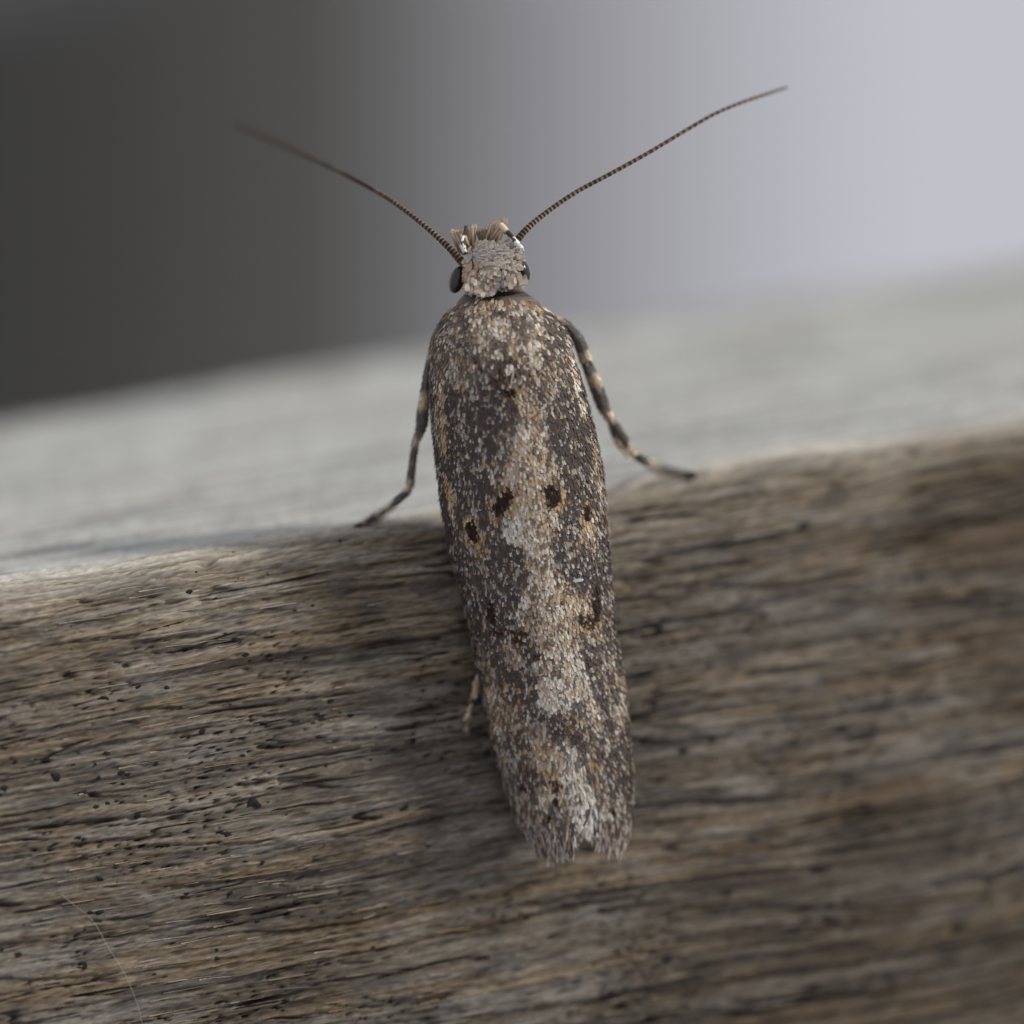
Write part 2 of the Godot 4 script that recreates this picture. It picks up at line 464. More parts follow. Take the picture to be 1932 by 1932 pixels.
# the wing pattern: patches [x, y, rx, ry, lean, dark, pale, ochre, rust, black, strength]
const PATCHES := [
	# pale streak down the middle
	[1000, 800, 26, 60, 0.1, 2, 5, 4, 1, 0, 0.8], [985, 850, 48, 55, 0.25, 2, 5, 4, 1, 0, 0.8], [990, 910, 48, 60, 0.2, 1.5, 5, 4.5, 1, 0, 0.92], [1005, 985, 42, 55, 0.2, 1.5, 5, 4, 1, 0, 0.92], [1022, 1060, 30, 60, 0.25, 1.5, 5, 3.5, 1, 0, 0.9], [1040, 1120, 52, 45, 0.3, 1.5, 5, 4.5, 1, 0, 0.9], [1045, 1185, 46, 50, 0.2, 2, 5, 4.5, 1.5, 0, 0.88], [1050, 1250, 44, 45, 0.1, 2, 6, 3, 1, 0, 0.8],
	[1040, 905, 14, 40, 0.0, 1, 4, 6, 1, 0, 0.8],
	# white blotches
	[1050, 1300, 34, 34, 0.5, 1.4, 9, 1.4, 0.8, 0, 0.9], [1084, 1255, 18, 50, 0.35, 0.8, 9, 1.5, 0.5, 0, 0.85], [1030, 1322, 24, 18, 0.0, 0.5, 9, 1.5, 0.3, 0, 0.9], [968, 992, 17, 26, 0.1, 1, 11, 1, 0.2, 0, 0.95], [1046, 968, 9, 26, 0.3, 1, 10, 1.5, 0.2, 0, 0.9], [918, 870, 6, 40, 0.4, 1, 9, 2, 0.2, 0, 0.8], [985, 1140, 10, 40, -0.25, 1, 9, 2.5, 0.3, 0, 0.85], [1000, 1020, 8, 22, 0.5, 1, 9, 2, 0.3, 0, 0.8], [1110, 1330, 20, 50, 0.3, 2, 7, 2, 1, 0, 0.7],
	# warm lower third
	[935, 1330, 22, 80, 0.15, 3, 4, 4, 1.5, 0, 0.85], [985, 1370, 30, 60, 0.2, 3, 4, 4.5, 2, 0, 0.75], [1125, 1400, 24, 80, 0.15, 3, 4, 3.5, 1.5, 0, 0.7], [1030, 1420, 24, 60, 0.1, 1.5, 4, 6, 1, 0, 0.85], [1050, 1470, 14, 50, 0.05, 1, 3, 7, 1.5, 0, 0.8], [1160, 1300, 16, 70, 0.1, 3, 5, 3, 1, 0, 0.75], [960, 1225, 20, 30, 0.1, 3, 3, 4, 3, 0, 0.6],
	[1085, 1470, 24, 80, 0.25, 0.8, 9, 0.8, 0.8, 0, 0.92], [1105, 1530, 30, 60, 0.2, 0.8, 9, 0.5, 0.5, 0, 0.9], [1060, 1560, 34, 50, 0.2, 5, 4.2, 1, 2, 0, 0.85], [1155, 1550, 34, 60, 0.1, 5, 5, 0.6, 0.8, 0, 0.85], [1000, 1540, 30, 60, 0.25, 6, 4, 1.5, 1.5, 0, 0.75], [1025, 1500, 16, 20, 0.0, 0.5, 9, 2, 0.3, 0, 0.85], [960, 1450, 18, 60, 0.25, 4, 5, 1, 0.6, 0, 0.7],
	# dark clouds
	[975, 1290, 34, 34, 0.0, 10, 2, 1.5, 1, 1, 0.85], [1010, 1345, 40, 16, 0.4, 9, 2, 1, 2, 1, 0.75], [1060, 1365, 30, 20, 0.8, 9, 2, 1, 2, 1, 0.75], [975, 1395, 26, 24, 0.2, 9, 2, 1.5, 1.5, 1, 0.8], [1000, 1460, 28, 30, 0.3, 9, 2.5, 1, 1, 1, 0.8], [1140, 1250, 24, 70, 0.1, 9, 3, 0.6, 1, 0, 0.8], [1150, 1430, 24, 50, 0.2, 9, 2.5, 0.8, 1, 1, 0.75], [990, 1160, 8, 60, 0.5, 8, 2, 1, 1, 0, 0.4],
	[905, 800, 60, 90, 0.0, 10, 2.6, 0.4, 1, 0, 0.6], [1075, 800, 30, 110, 0.1, 11, 2.4, 0.3, 0.6, 0, 0.75], [885, 910, 40, 60, 0.1, 11, 2.6, 0.3, 0.7, 0, 0.7], [1095, 1010, 40, 80, 0.1, 11, 2.8, 0.2, 0.5, 0, 0.8], [930, 1075, 55, 50, 0.1, 11, 3, 0.3, 0.6, 0, 0.6], [1082, 1045, 30, 55, 0.2, 11, 2.4, 0.2, 0.5, 0, 0.85],
	# costal margins
	[829, 760, 10, 90, 0.02, 4, 5, 3, 1, 0, 0.85], [836, 800, 5, 60, 0.06, 0.4, 1, 10, 0.5, 0, 0.95], [848, 935, 6, 38, 0.15, 0.4, 1.5, 10, 0.5, 0, 0.9], [1128, 900, 9, 60, 0.1, 4, 4, 3, 1, 0, 0.6], [1146, 960, 6, 50, 0.1, 3, 5, 2, 1, 0, 0.7], [1070, 690, 12, 60, 0.25, 9, 2, 0.5, 0.6, 0, 0.75], [1086, 720, 6, 60, 0.25, 2, 7, 2, 1, 0, 0.9],
	# wing bases, browner
	[870, 690, 46, 36, 0.0, 4, 4, 2, 2, 0, 0.8], [1040, 690, 30, 50, 0.0, 5, 4, 1.6, 1.4, 0, 0.8], [938, 700, 7, 60, 0.9, 1.5, 4, 7, 1.5, 0, 0.85], [975, 745, 16, 30, 0.6, 2, 4, 5, 1.5, 0, 0.8],
	# ochre touches
	[905, 1030, 12, 22, 0.1, 2, 2, 8, 2, 0, 0.8], [878, 985, 5, 26, 0.0, 2, 3, 8, 1, 0, 0.8], [1110, 990, 11, 40, 0.1, 2, 4, 7, 1, 0, 0.75], [1096, 1010, 6, 30, -0.3, 2, 4, 7, 1, 0, 0.6], [1100, 1165, 18, 30, 0.2, 3, 3, 6, 2, 0, 0.6], [985, 1185, 8, 30, -0.3, 1, 4, 7, 1, 0, 0.7],
	[948, 938, 24, 34, -0.3, 2, 2, 7, 5, 0, 0.85], [1043, 930, 23, 28, 0.2, 2, 3, 7, 4, 0, 0.8], [890, 998, 16, 32, 0.12, 2, 2, 8, 3, 0, 0.85], [1107, 968, 14, 28, 0.1, 1.5, 2.5, 9, 3, 0, 0.9], [1114, 1150, 22, 40, 0.1, 2, 3, 7, 4, 0, 0.8], [1046, 1482, 16, 26, 0, 1, 3, 9, 2, 0, 0.9],
	[928, 714, 4, 62, 0.9, 10, 0.5, 0.3, 1, 3, 0.95], [945, 722, 5, 62, 0.9, 0.8, 4, 9, 1, 0, 0.95],
	# black dots
	[950, 936, 15, 25, -0.3, 0.5, 0.1, 0.2, 1.5, 12, 1.0], [940, 952, 14, 11, 0, 0.5, 0.1, 0.2, 1.5, 12, 0.97], [1043, 926, 15, 19, 0.2, 0.5, 0.1, 0.1, 0.8, 12, 1.0], [1036, 948, 7, 12, -0.3, 1, 0.2, 1, 1, 8, 0.85], [890, 992, 11, 23, 0.12, 0.3, 0.1, 0.1, 0.4, 12, 1.0], [1107, 961, 8, 15, 0.1, 0.3, 0.1, 0.1, 0.4, 12, 1.0], [1124, 1135, 8, 38, 0.0, 0.5, 0.2, 0.6, 1, 12, 0.97], [1106, 1166, 18, 14, 0.5, 1, 0.3, 1, 1, 9, 0.8], [926, 1148, 9, 24, 0.15, 0.8, 0.2, 0.3, 1.5, 10, 0.95], [946, 1185, 26, 8, -0.7, 2, 0.5, 0.6, 3, 7, 0.8], [982, 1195, 12, 16, -0.5, 2, 0.5, 1, 4, 6, 0.8],
	[984, 1476, 7, 8, 0, 0.3, 0.1, 0.1, 1, 12, 1.0], [1050, 1480, 9, 12, -0.6, 0.2, 0.1, 0.4, 3, 10, 1.0], [1042, 1465, 7, 6, 0, 0.5, 0.2, 1, 2, 8, 0.9], [1047, 1505, 6, 9, 0.3, 0.5, 0.2, 0.4, 2, 10, 0.95], [1028, 1537, 14, 6, -0.6, 1, 0.3, 0.3, 1, 10, 0.95], [1156, 1524, 6, 11, 0.4, 0.1, 0.1, 0.1, 0.3, 12, 1.0], [1015, 1590, 6, 5, 0, 1, 0.3, 0.1, 2, 9, 0.9], [1040, 1591, 7, 5, 0, 1, 0.3, 0.1, 2, 9, 0.9], [1063, 1586, 6, 5, 0, 1, 0.3, 0.1, 2, 9, 0.9], [1078, 1560, 4, 9, -0.2, 1, 0.5, 0.1, 3, 7, 0.8], [1090, 1502, 14, 4, -0.3, 1, 0.5, 0.1, 6, 3, 0.8], [1010, 1235, 8, 8, 0, 2, 0.5, 1, 3, 6, 0.7],
	[960, 735, 12, 10, 0, 3, 0.5, 0.6, 2, 8, 0.8]]


func blend_at(px: float, py: float) -> PackedFloat32Array:   # shares of dark, pale, ochre, rust, black scales
	var w := PackedFloat32Array([8.8, 1.9, 0.4, 1.0, 0.0])
	if py < 735.0:
		var up := 1.0 - smoothstep(690.0, 735.0, py)
		var near := PackedFloat32Array([4.8, 3.4, 1.3, 2.2, 0.0])
		for k in 5:
			w[k] = lerpf(w[k], near[k], up)
	var wob_x := 7.0 * n_patch.get_noise_2d(px * 0.03, py * 0.03)
	var wob_y := 9.0 * n_patch.get_noise_2d(px * 0.03 + 50.0, py * 0.02)
	for p in PATCHES:
		var dy: float = py - p[1] + wob_y * minf(1.0, p[3] / 30.0)
		if absf(dy) > 1.5 * (p[3] + p[2]):
			continue
		var still := 0.4 if p[9] >= 6 else 1.0
		dy = py - p[1] + wob_y * minf(1.0, p[3] / 30.0) * still
		var dx: float = px - p[0] + wob_x * minf(1.0, p[2] / 20.0) * still - dy * p[4]
		var d := sqrt(dx * dx / (p[2] * p[2]) + dy * dy / (p[3] * p[3])) * (0.95 if p[9] >= 6 else 1.0)
		if d > 1.35:
			continue
		var f: float = minf(1.0, p[10] * 1.06) * (1.0 - smoothstep(0.7, 1.15 if p[9] >= 6 else 1.35, d))
		for k in 5:
			w[k] = lerpf(w[k], p[5 + k], f)
	return w


func pick(w: PackedFloat32Array, blend: float, at: Vector2) -> Array:   # [root colour, tip colour, kind]
	var got := pick_pure(w, at)
	var total := w[0] + w[1] + w[2] + w[3] + w[4]
	var mean := (Color(0.035, 0.027, 0.025) * w[0] + Color(0.52, 0.48, 0.43) * w[1] + Color(0.36, 0.26, 0.15) * w[2] + Color(0.13, 0.07, 0.045) * w[3] + Color(0.014, 0.01, 0.01) * w[4]) * (1.0 / total)
	return [got[0].lerp(mean, blend), got[1].lerp(mean, blend), got[2]]


func pick_pure(w: PackedFloat32Array, at: Vector2) -> Array:
	var total := w[0] + w[1] + w[2] + w[3] + w[4]
	var f := rng.randf()
	var order := rng.randf()
	if rng.randf() < 0.66:
		order = 0.5 + 0.5 * tanh(1.5 * n_fleck.get_noise_2d(at.x * 0.085, at.y * 0.034) + 1.3 * n_fleck.get_noise_2d(at.x * 0.03 + 70.0, at.y * 0.016))
	var x := order * total
	if x < w[4]:
		var k := Color(0.013, 0.009, 0.008).lerp(Color(0.034, 0.021, 0.016), f)
		return [k, k, 4]
	x -= w[4]
	if x < w[0]:
		var c := Color(0.020, 0.0145, 0.0138).lerp(Color(0.043, 0.030, 0.028), f)
		return [c, c * (1.0 + 0.5 * f), 0]
	x -= w[0]
	if x < w[3]:
		var c := Color(0.085, 0.048, 0.033).lerp(Color(0.16, 0.088, 0.053), f)
		return [c, c * 1.1, 3]
	x -= w[3]
	if x < w[2]:
		var c := Color(0.29, 0.17, 0.075).lerp(Color(0.48, 0.335, 0.18), f)
		return [c * 0.8, c, 2]
	var c := Color(0.47, 0.405, 0.33).lerp(Color(0.84, 0.78, 0.69), f)
	if rng.randf() < 0.25:
		c = Color(0.42, 0.36, 0.29)
	return [c * 0.72, c, 1]


func wing_scales(left: bool, base: Vector3) -> ArrayMesh:
	var buf := Buf.new()
	var py := 612.0
	var odd := 0
	while py < 1608.0:
		odd += 1
		var half := (table(ROWS, py, 2) - table(ROWS, py, 1)) / 2.0
		var s := theta_at(py, table(SEAM, py, 1))
		var lo := -1.5 if left else s - 0.02
		var hi := s + 0.02 if left else 1.5
		var proud := 0.012 if left else 0.0005
		var stepth := 3.5 / half
		var th := lo + stepth * (0.5 if odd % 2 else 0.0)
		while th < hi:
			var y := py + rng.randf_range(-3.0, 3.0)
			var t := clampf(th + rng.randf_range(-0.45, 0.45) * stepth, lo, hi)
			th += stepth
			var p := shell(y, t, proud)
			var px := p.x * UNIT + 966.0
			if y > 1500.0 and y > table(END_LEFT if left else END_RIGHT, px, 1):
				continue
			var out := Vector3(sin(t) * 0.75, 0.0, cos(t)).normalized()
			var axis := shell(y + 14.0, t, proud) - p
			var dir := (axis.normalized() + Vector3(rng.randf_range(-0.22, 0.22), 0, 0)).normalized()
			var shares := blend_at(px, y)
			var got := pick(shares, 0.12 if shares[4] > 4.0 else 0.32, Vector2(px, y))
			var kind: int = got[2]
			if kind == 1 and shares[0] > shares[1]:
				var dull := rng.randf_range(0.42, 0.9)
				got = [got[0] * dull, got[1] * dull, 1]
			var length := rng.randf_range(0.0058, 0.0085)
			var width := rng.randf_range(0.0022, 0.0034)
			if kind == 1:
				width *= 0.88
				length *= 1.05
			if y > 1430.0:
				length *= 1.35
				width *= 0.8
			var root: Color = got[0]
			var tip: Color = got[1]
			if kind == 0 and rng.randf() < 0.10:
				tip = Color(0.3, 0.28, 0.27)
			scale_leaf(buf, p - out * 0.001, dir, out, length, width, rng.randf_range(0.0006, 0.0018), root, tip)
		py += 4.1
	return buf.mesh(false)


func cover_scales(base: Vector3) -> ArrayMesh:
	var buf := Buf.new()
	var py := 567.0
	while py < 722.0:
		var half := (table(ROWS, py, 2) - table(ROWS, py, 1)) / 2.0
		var lo := maxf(-1.5, theta_at(py, table(COVER, py, 1)))
		var hi := minf(1.5, theta_at(py, table(COVER, py, 2)))
		var th := lo
		while th < hi:
			var y := py + rng.randf_range(-4.0, 4.0)
			var t := th + rng.randf_range(-0.4, 0.4) * 3.8 / half
			th += 3.8 / half
			var p := shell(y, t, 0.009)
			var px := p.x * UNIT + 966.0
			var out := Vector3(sin(t) * 0.75, 0.0, cos(t)).normalized()
			var dir := ((shell(y + 14.0, t, 0.009) - p).normalized() + Vector3(rng.randf_range(-0.28, 0.28), 0, 0)).normalized()
			var w := PackedFloat32Array([4.6, 3.6, 1.5, 2.8, 0.0])
			var shade := n_patch.get_noise_2d(px * 0.022, y * 0.007 + 80.0)
			if shade > 0.1:
				w = PackedFloat32Array([7.0, 2.4, 0.8, 2.0, 0.0])
			elif shade < -0.12:
				w = PackedFloat32Array([2.4, 4.8, 2.6, 2.0, 0.0])
			if px > 1020.0 and y > 580.0:
				w = PackedFloat32Array([7.5, 2.6, 0.7, 1.4, 0.0])
			if y < 582.0:
				w = PackedFloat32Array([2.2, 2.6, 2.0, 3.0, 0.0])
			var knob := Vector2(px - 958.0, (y - 690.0) * 0.85).length()
			if knob < 9.0:
				w = PackedFloat32Array([2.0, 7.0, 1.0, 1.0, 0.0])
			elif knob < 19.0:
				w = PackedFloat32Array([8.0, 1.0, 0.5, 2.5, 3.0])
			var got := pick(w, 0.42, Vector2(px, y + 3000.0))
			var root: Color = got[0]
			var tip: Color = got[1]
			scale_leaf(buf, p, dir, out, rng.randf_range(0.006, 0.0095), rng.randf_range(0.0024, 0.0038), rng.randf_range(0.0006, 0.0022), root, tip)
		py += 4.2
	# the longer curved strands at the rear of the thorax
	for k in 14:
		var px := rng.randf_range(915, 1012)
		var y := rng.randf_range(650, 700)
		var p := shell(y, theta_at(y, px), 0.0105)
		var tone := Color(0.5, 0.45, 0.38) if rng.randf() < 0.6 else Color(0.12, 0.08, 0.06)
		hair(buf, p, Vector3((962 - px) / 60.0, -1, 0.12).normalized(), Vector3((962 - px) / 5000.0, 0, -0.002), rng.randf_range(0.014, 0.026), 0.0009, tone * 0.7, tone)
	return buf.mesh(false)


func fringe(base: Vector3) -> ArrayMesh:
	var buf := Buf.new()
	for k in 900:
		var px := rng.randf_range(978.0, 1192.0)
		var left := px < 1100.0
		var y := table(END_LEFT if left else END_RIGHT, px, 1) - rng.randf_range(0.0, 46.0)
		var th := theta_at(y, px)
		var p := shell(y, th, 0.012 if left else 0.002)
		var lean := lerpf(0.42, -0.02, clampf((px - 975.0) / 120.0, 0.0, 1.0)) if left else lerpf(0.12, -0.12, clampf((px - 1100.0) / 95.0, 0.0, 1.0))
		var clump := 0.16 * n_fleck.get_noise_1d(px * 0.09 + (100.0 if left else 0.0))
		var dir := Vector3(lean + clump + rng.randf_range(-0.05, 0.05), -1.0, rng.randf_range(-0.12, 0.08)).normalized()
		var tone := Color(0.52, 0.46, 0.40).lerp(Color(0.22, 0.16, 0.125), pow(rng.randf(), 1.1))
		if px > 1084.0 and px < 1120.0:
			tone = Color(0.7, 0.67, 0.62)
		if rng.randf() < 0.42:
			tone = Color(0.09, 0.06, 0.05)
		var length := rng.randf_range(0.008, 0.0135) + 0.008 * n_fleck.get_noise_1d(px * 0.11 + 7.0)
		if px > 1086.0 and px < 1120.0:
			length *= 0.6
		hair(buf, p, dir, Vector3(rng.randf_range(-0.001, 0.001), 0, -0.002), length, rng.randf_range(0.0006, 0.001), tone * 0.75, tone)
	# the combed hairs along the inner margin, lying across the seam
	for k in 150:
		var f := rng.randf()
		var y := lerpf(1365.0, 1550.0, f)
		var px := lerpf(1058.0, 1086.0, f) + rng.randf_range(-16, 14)
		var p := shell(y, theta_at(y, px), 0.0075)
		var tone := Color(0.62, 0.56, 0.52) * rng.randf_range(0.7, 1.05) if rng.randf() < 0.7 else Color(0.2, 0.12, 0.095)
		hair(buf, p, Vector3(rng.randf_range(0.28, 0.55), -1.0, -0.06).normalized(), Vector3(0.0, 0, -0.003), rng.randf_range(0.009, 0.024), 0.0007, tone * 0.9, tone)
	for k in 110:
		var px := rng.randf_range(1090.0, 1122.0)
		var y := rng.randf_range(1520.0, 1556.0)
		var p := shell(y, theta_at(y, px), 0.0)
		var tone := Color(0.76, 0.74, 0.7) * rng.randf_range(0.8, 1.0)
		hair(buf, p, Vector3(rng.randf_range(-0.2, 0.3), -1.0, rng.randf_range(-0.3, 0.1)).normalized(), Vector3.ZERO, rng.randf_range(0.012, 0.022), 0.001, tone, tone)
	return buf.mesh(false)


func body_mesh(base: Vector3) -> ArrayMesh:   # head, neck, thorax and abdomen in one skin; each row: middle x, y, half width, top, underside
	var rows := [[926, 455, 2, -0.022, -0.026], [926, 459, 24, -0.004, -0.044], [926, 466, 38, 0.004, -0.052], [927, 478, 45, 0.011, -0.06], [929, 495, 48, 0.016, -0.064], [931, 515, 50, 0.017, -0.064], [933, 532, 52, 0.013, -0.062], [934, 545, 54, 0.003, -0.058], [936, 552, 58, -0.012, -0.056], [938, 557, 64, -0.014, -0.058], [940, 561, 70, 0.002, -0.06], [942, 568, 78, 0.009, -0.064], [941, 582, 82, 0.006, -0.072], [942, 610, 100, 0.018, -0.08], [948, 660, 116, 0.026, -0.086], [960, 760, 128, 0.022, -0.09], [975, 860, 132, 0.014, -0.09], [990, 960, 128, 0.005, -0.092], [1005, 1060, 120, -0.006, -0.094], [1030, 1190, 108, -0.02, -0.1], [1048, 1300, 98, -0.034, -0.104], [1068, 1400, 80, -0.05, -0.106], [1085, 1480, 54, -0.062, -0.1], [1092, 1520, 20, -0.072, -0.09], [1094, 1530, 2, -0.078, -0.082]]
	var buf := Buf.new()
	var sides := 32
	for r in rows:
		for k in sides:
			var a := TAU * k / sides
			var p := q(r[0] + r[2] * cos(a), r[1], lerpf(r[4], r[3], 0.5 + 0.5 * sin(a))) - base
			var c := Color(0.2, 0.15, 0.115) if r[1] < 556 else Color(0.12, 0.09, 0.075)
			if r[1] >= 561 and r[1] < 575:
				c = Color(0.13, 0.098, 0.078)
			if r[1] >= 548 and r[1] <= 560:  # shade of the gap behind the head, put into the skin colour
				c = Color(0.035, 0.026, 0.022)
			buf.add(p, c)
	for r in rows.size() - 1:
		for k in sides:
			var a := r * sides + k
			var b := r * sides + (k + 1) % sides
			buf.quad(a, a + sides, b + sides, b)
	return buf.mesh(true)


func head_z(px: float, py: float) -> float:
	var u := clampf((px - 929.0) / 54.0, -0.97, 0.97)
	var v := clampf((py - 508.0) / 54.0, -0.97, 0.97)
	return -0.024 + 0.042 * sqrt(maxf(0.02, 1.0 - u * u * 0.9 - 0.0)) * sqrt(maxf(0.05, 1.0 - v * v * 0.8))


func head_scales(base: Vector3) -> ArrayMesh:
	var buf := Buf.new()
	var y := 462.0
	while y < 556.0:
		var half := 51.0 * sqrt(maxf(0.08, 1.0 - pow((y - 510.0) / 66.0, 2.0)))
		var x := 929.0 - half
		while x < 929.0 + half:
			var px := x + rng.randf_range(-2.5, 2.5)
			var py := y + rng.randf_range(-2.5, 2.5)
			x += 3.4
			var rear := 552.0 if px < 900 else (560.0 - (px - 900) * 0.35 if px < 950 else 541.0)
			if py > rear - 6.0:
				continue
			var p := q(px, py, head_z(px, py) + 0.001)
			var out := Vector3((px - 929.0) / 80.0, (508.0 - py) / 90.0, 1.0).normalized()
			var tone := Color(0.36, 0.292, 0.235).lerp(Color(0.49, 0.445, 0.385), rng.randf())
			if rng.randf() < 0.22:
				tone = Color(0.27, 0.17, 0.11)
			if px < 905 and py > 492 and py < 530:
				tone = tone.lerp(Color(0.55, 0.36, 0.24), 0.5)
			if px > 936 and px < 972 and py > 508 and py < 535:
				tone = Color(0.17, 0.145, 0.125) * rng.randf_range(0.8, 1.3)
			if py < 492:
				tone = tone.lerp(Color(0.44, 0.40, 0.37), 0.5)
			var dir := Vector3(rng.randf_range(-0.4, 0.4) + (px - 929.0) / 160.0, -1.0, 0.05).normalized()
			if py < 505 and px > 890:
				dir = Vector3(1.0, rng.randf_range(-1.0, 0.8), 0.0).normalized()
			scale_leaf(buf, p, dir, out, rng.randf_range(0.005, 0.009), rng.randf_range(0.0024, 0.0042), rng.randf_range(0.0008, 0.0028), tone * 0.8, tone)
		y += 3.8
	# long pale scales combed over the brow
	for k in 16:
		var f := rng.randf()
		var p := q(rng.randf_range(888, 935), 470 + f * 34, 0)
		p.z = head_z(p.x * UNIT + 966.0, 470 + f * 34) + 0.005
		var tone := Color(0.44, 0.41, 0.39) * rng.randf_range(0.5, 1.15)
		hair(buf, p, Vector3(1.0, rng.randf_range(-0.15, 0.4), 0.05).normalized(), Vector3(0, -0.006, -0.006), rng.randf_range(0.014, 0.03), 0.0008, tone * 0.85, tone)
	# broad scales that overhang the neck
	for e in [[884, 548], [892, 553], [900, 556], [907, 560], [914, 560], [921, 557], [928, 552], [896, 546], [906, 549], [915, 549], [924, 545], [934, 547], [941, 543], [949, 540], [957, 540], [965, 542], [973, 543], [981, 540], [988, 536], [960, 533], [970, 534], [979, 530], [930, 538], [888, 538], [900, 538], [912, 538]]:
		for j in 4:
			var tone := Color(0.47, 0.39, 0.315) * rng.randf_range(0.5, 1.2)
			if e[0] > 930 and e[0] < 952:
				tone = Color(0.27, 0.23, 0.23) * rng.randf_range(0.7, 1.2)
			var p := q(e[0] + rng.randf_range(-4, 4), e[1] - 13 + rng.randf_range(-4, 3), 0.0135 + 0.0015 * j)
			scale_leaf(buf, p, Vector3(rng.randf_range(-0.35, 0.35), -1, -0.05).normalized(), Vector3(rng.randf_range(-0.2, 0.2), -0.2, 1).normalized(), rng.randf_range(0.006, 0.0085), rng.randf_range(0.0035, 0.0058), rng.randf_range(0.001, 0.0025), tone * 0.85, tone)
	return buf.mesh(false)


func palp_tuft(ends: Array, root: Vector3, dark: bool, base: Vector3) -> ArrayMesh:
	var buf := Buf.new()
	var count := 240
	for k in count:
		var e = ends[rng.randi() % ends.size()]
		var tip := q(e[0] + rng.randf_range(-5, 5), e[1] + rng.randf_range(-4, 5), e[2] + rng.randf_range(-0.006, 0.006))
		var p := root + Vector3(rng.randf_range(-0.008, 0.008), rng.randf_range(-0.004, 0.004), rng.randf_range(-0.01, 0.006))
		var d := tip - p
		var tone := Color(0.62, 0.49, 0.37) * rng.randf_range(0.7, 1.15)
		var low := Color(0.17, 0.09, 0.05) if dark else Color(0.3, 0.19, 0.11)
		var cut := rng.randf_range(0.0, 0.35)
		hair(buf, p + d * cut, d.normalized(), Vector3.ZERO, d.length() * (1.0 - cut), 0.0013, low, tone if e[0] < 900 or e[0] > 925 else tone * 0.55)
	return buf.mesh(false)


func leg_piece(called: String, points: Array, bands: Array, parent: Node3D, base: Vector3, mat: Material, outer := 1.0) -> MeshInstance3D:
	# bands: [start, end] in shares of the length where the leg is pale
	var path := curve(points, 8)
	for k in path.size():
		path[k].w *= 1.14
	var total := 0.0
	for k in path.size() - 1:
		total += Vector3(path[k].x, path[k].y, path[k].z).distance_to(Vector3(path[k + 1].x, path[k + 1].y, path[k + 1].z))
	var buf := Buf.new()
	var tint := func(l: float, a: float) -> Color:
		var f := l / total
		var c := Color(0.068, 0.058, 0.05)
		for b in bands:
			c = c.lerp(Color(0.44, 0.335, 0.235), smoothstep(b[0] - 0.05, b[0] + 0.02, f) * (1.0 - smoothstep(b[1] - 0.02, b[1] + 0.05, f)))
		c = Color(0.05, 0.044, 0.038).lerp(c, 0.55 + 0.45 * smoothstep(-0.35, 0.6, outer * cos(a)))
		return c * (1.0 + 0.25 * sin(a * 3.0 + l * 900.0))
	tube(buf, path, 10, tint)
	# scales that lie along the limb
	var n := path.size()
	for k in int(total * 2600.0):
		var at := rng.randf_range(0.0, n - 1.01)
		var j := int(at)
		var a: Vector4 = path[j]
		var b: Vector4 = path[j + 1]
		var m := a.lerp(b, at - j)
		var dir := Vector3(b.x - a.x, b.y - a.y, b.z - a.z).normalized()
		var out := Vector3(rng.randfn(), rng.randfn(), rng.randfn())
		out = (out - dir * out.dot(dir)).normalized()
		var c: Color = tint.call(total * at / (n - 1), acos(clampf(-out.x, -1.0, 1.0)))
		c = c * rng.randf_range(0.6, 1.7) + Color(0.03, 0.026, 0.022) * (3.0 if rng.randf() < 0.16 else 0.0)
		scale_leaf(buf, Vector3(m.x, m.y, m.z) + out * m.w * 0.9, (dir + out * 0.1).normalized(), out, rng.randf_range(0.004, 0.007), 0.0022, 0.0006, c, c)
	return part(called, buf.mesh(false), mat, parent, -base)


func p4(px: float, py: float, z: float, r: float) -> Vector4:
	var p := q(px, py, z)
	return Vector4(p.x, p.y, p.z, r / UNIT)


func foot(px: float, py: float, proud: float, r: float) -> Vector4:   # a point that rests on the board
	var goal := q(px, py)
	var lo := -0.6
	var hi := 0.6
	var p := Vector3.ZERO
	for k in 24:
		var t := (lo + hi) / 2.0
		var flat: Vector2 = profile(t, 2.0)[0]
		var s := (goal.x - corner.x - outward.x * flat.x - upward.x * flat.y) / along.x
		p = on_board(s, t, proud)
		if p.y < goal.y:
			lo = t
		else:
			hi = t
	return Vector4(goal.x, goal.y, p.z, r / UNIT)


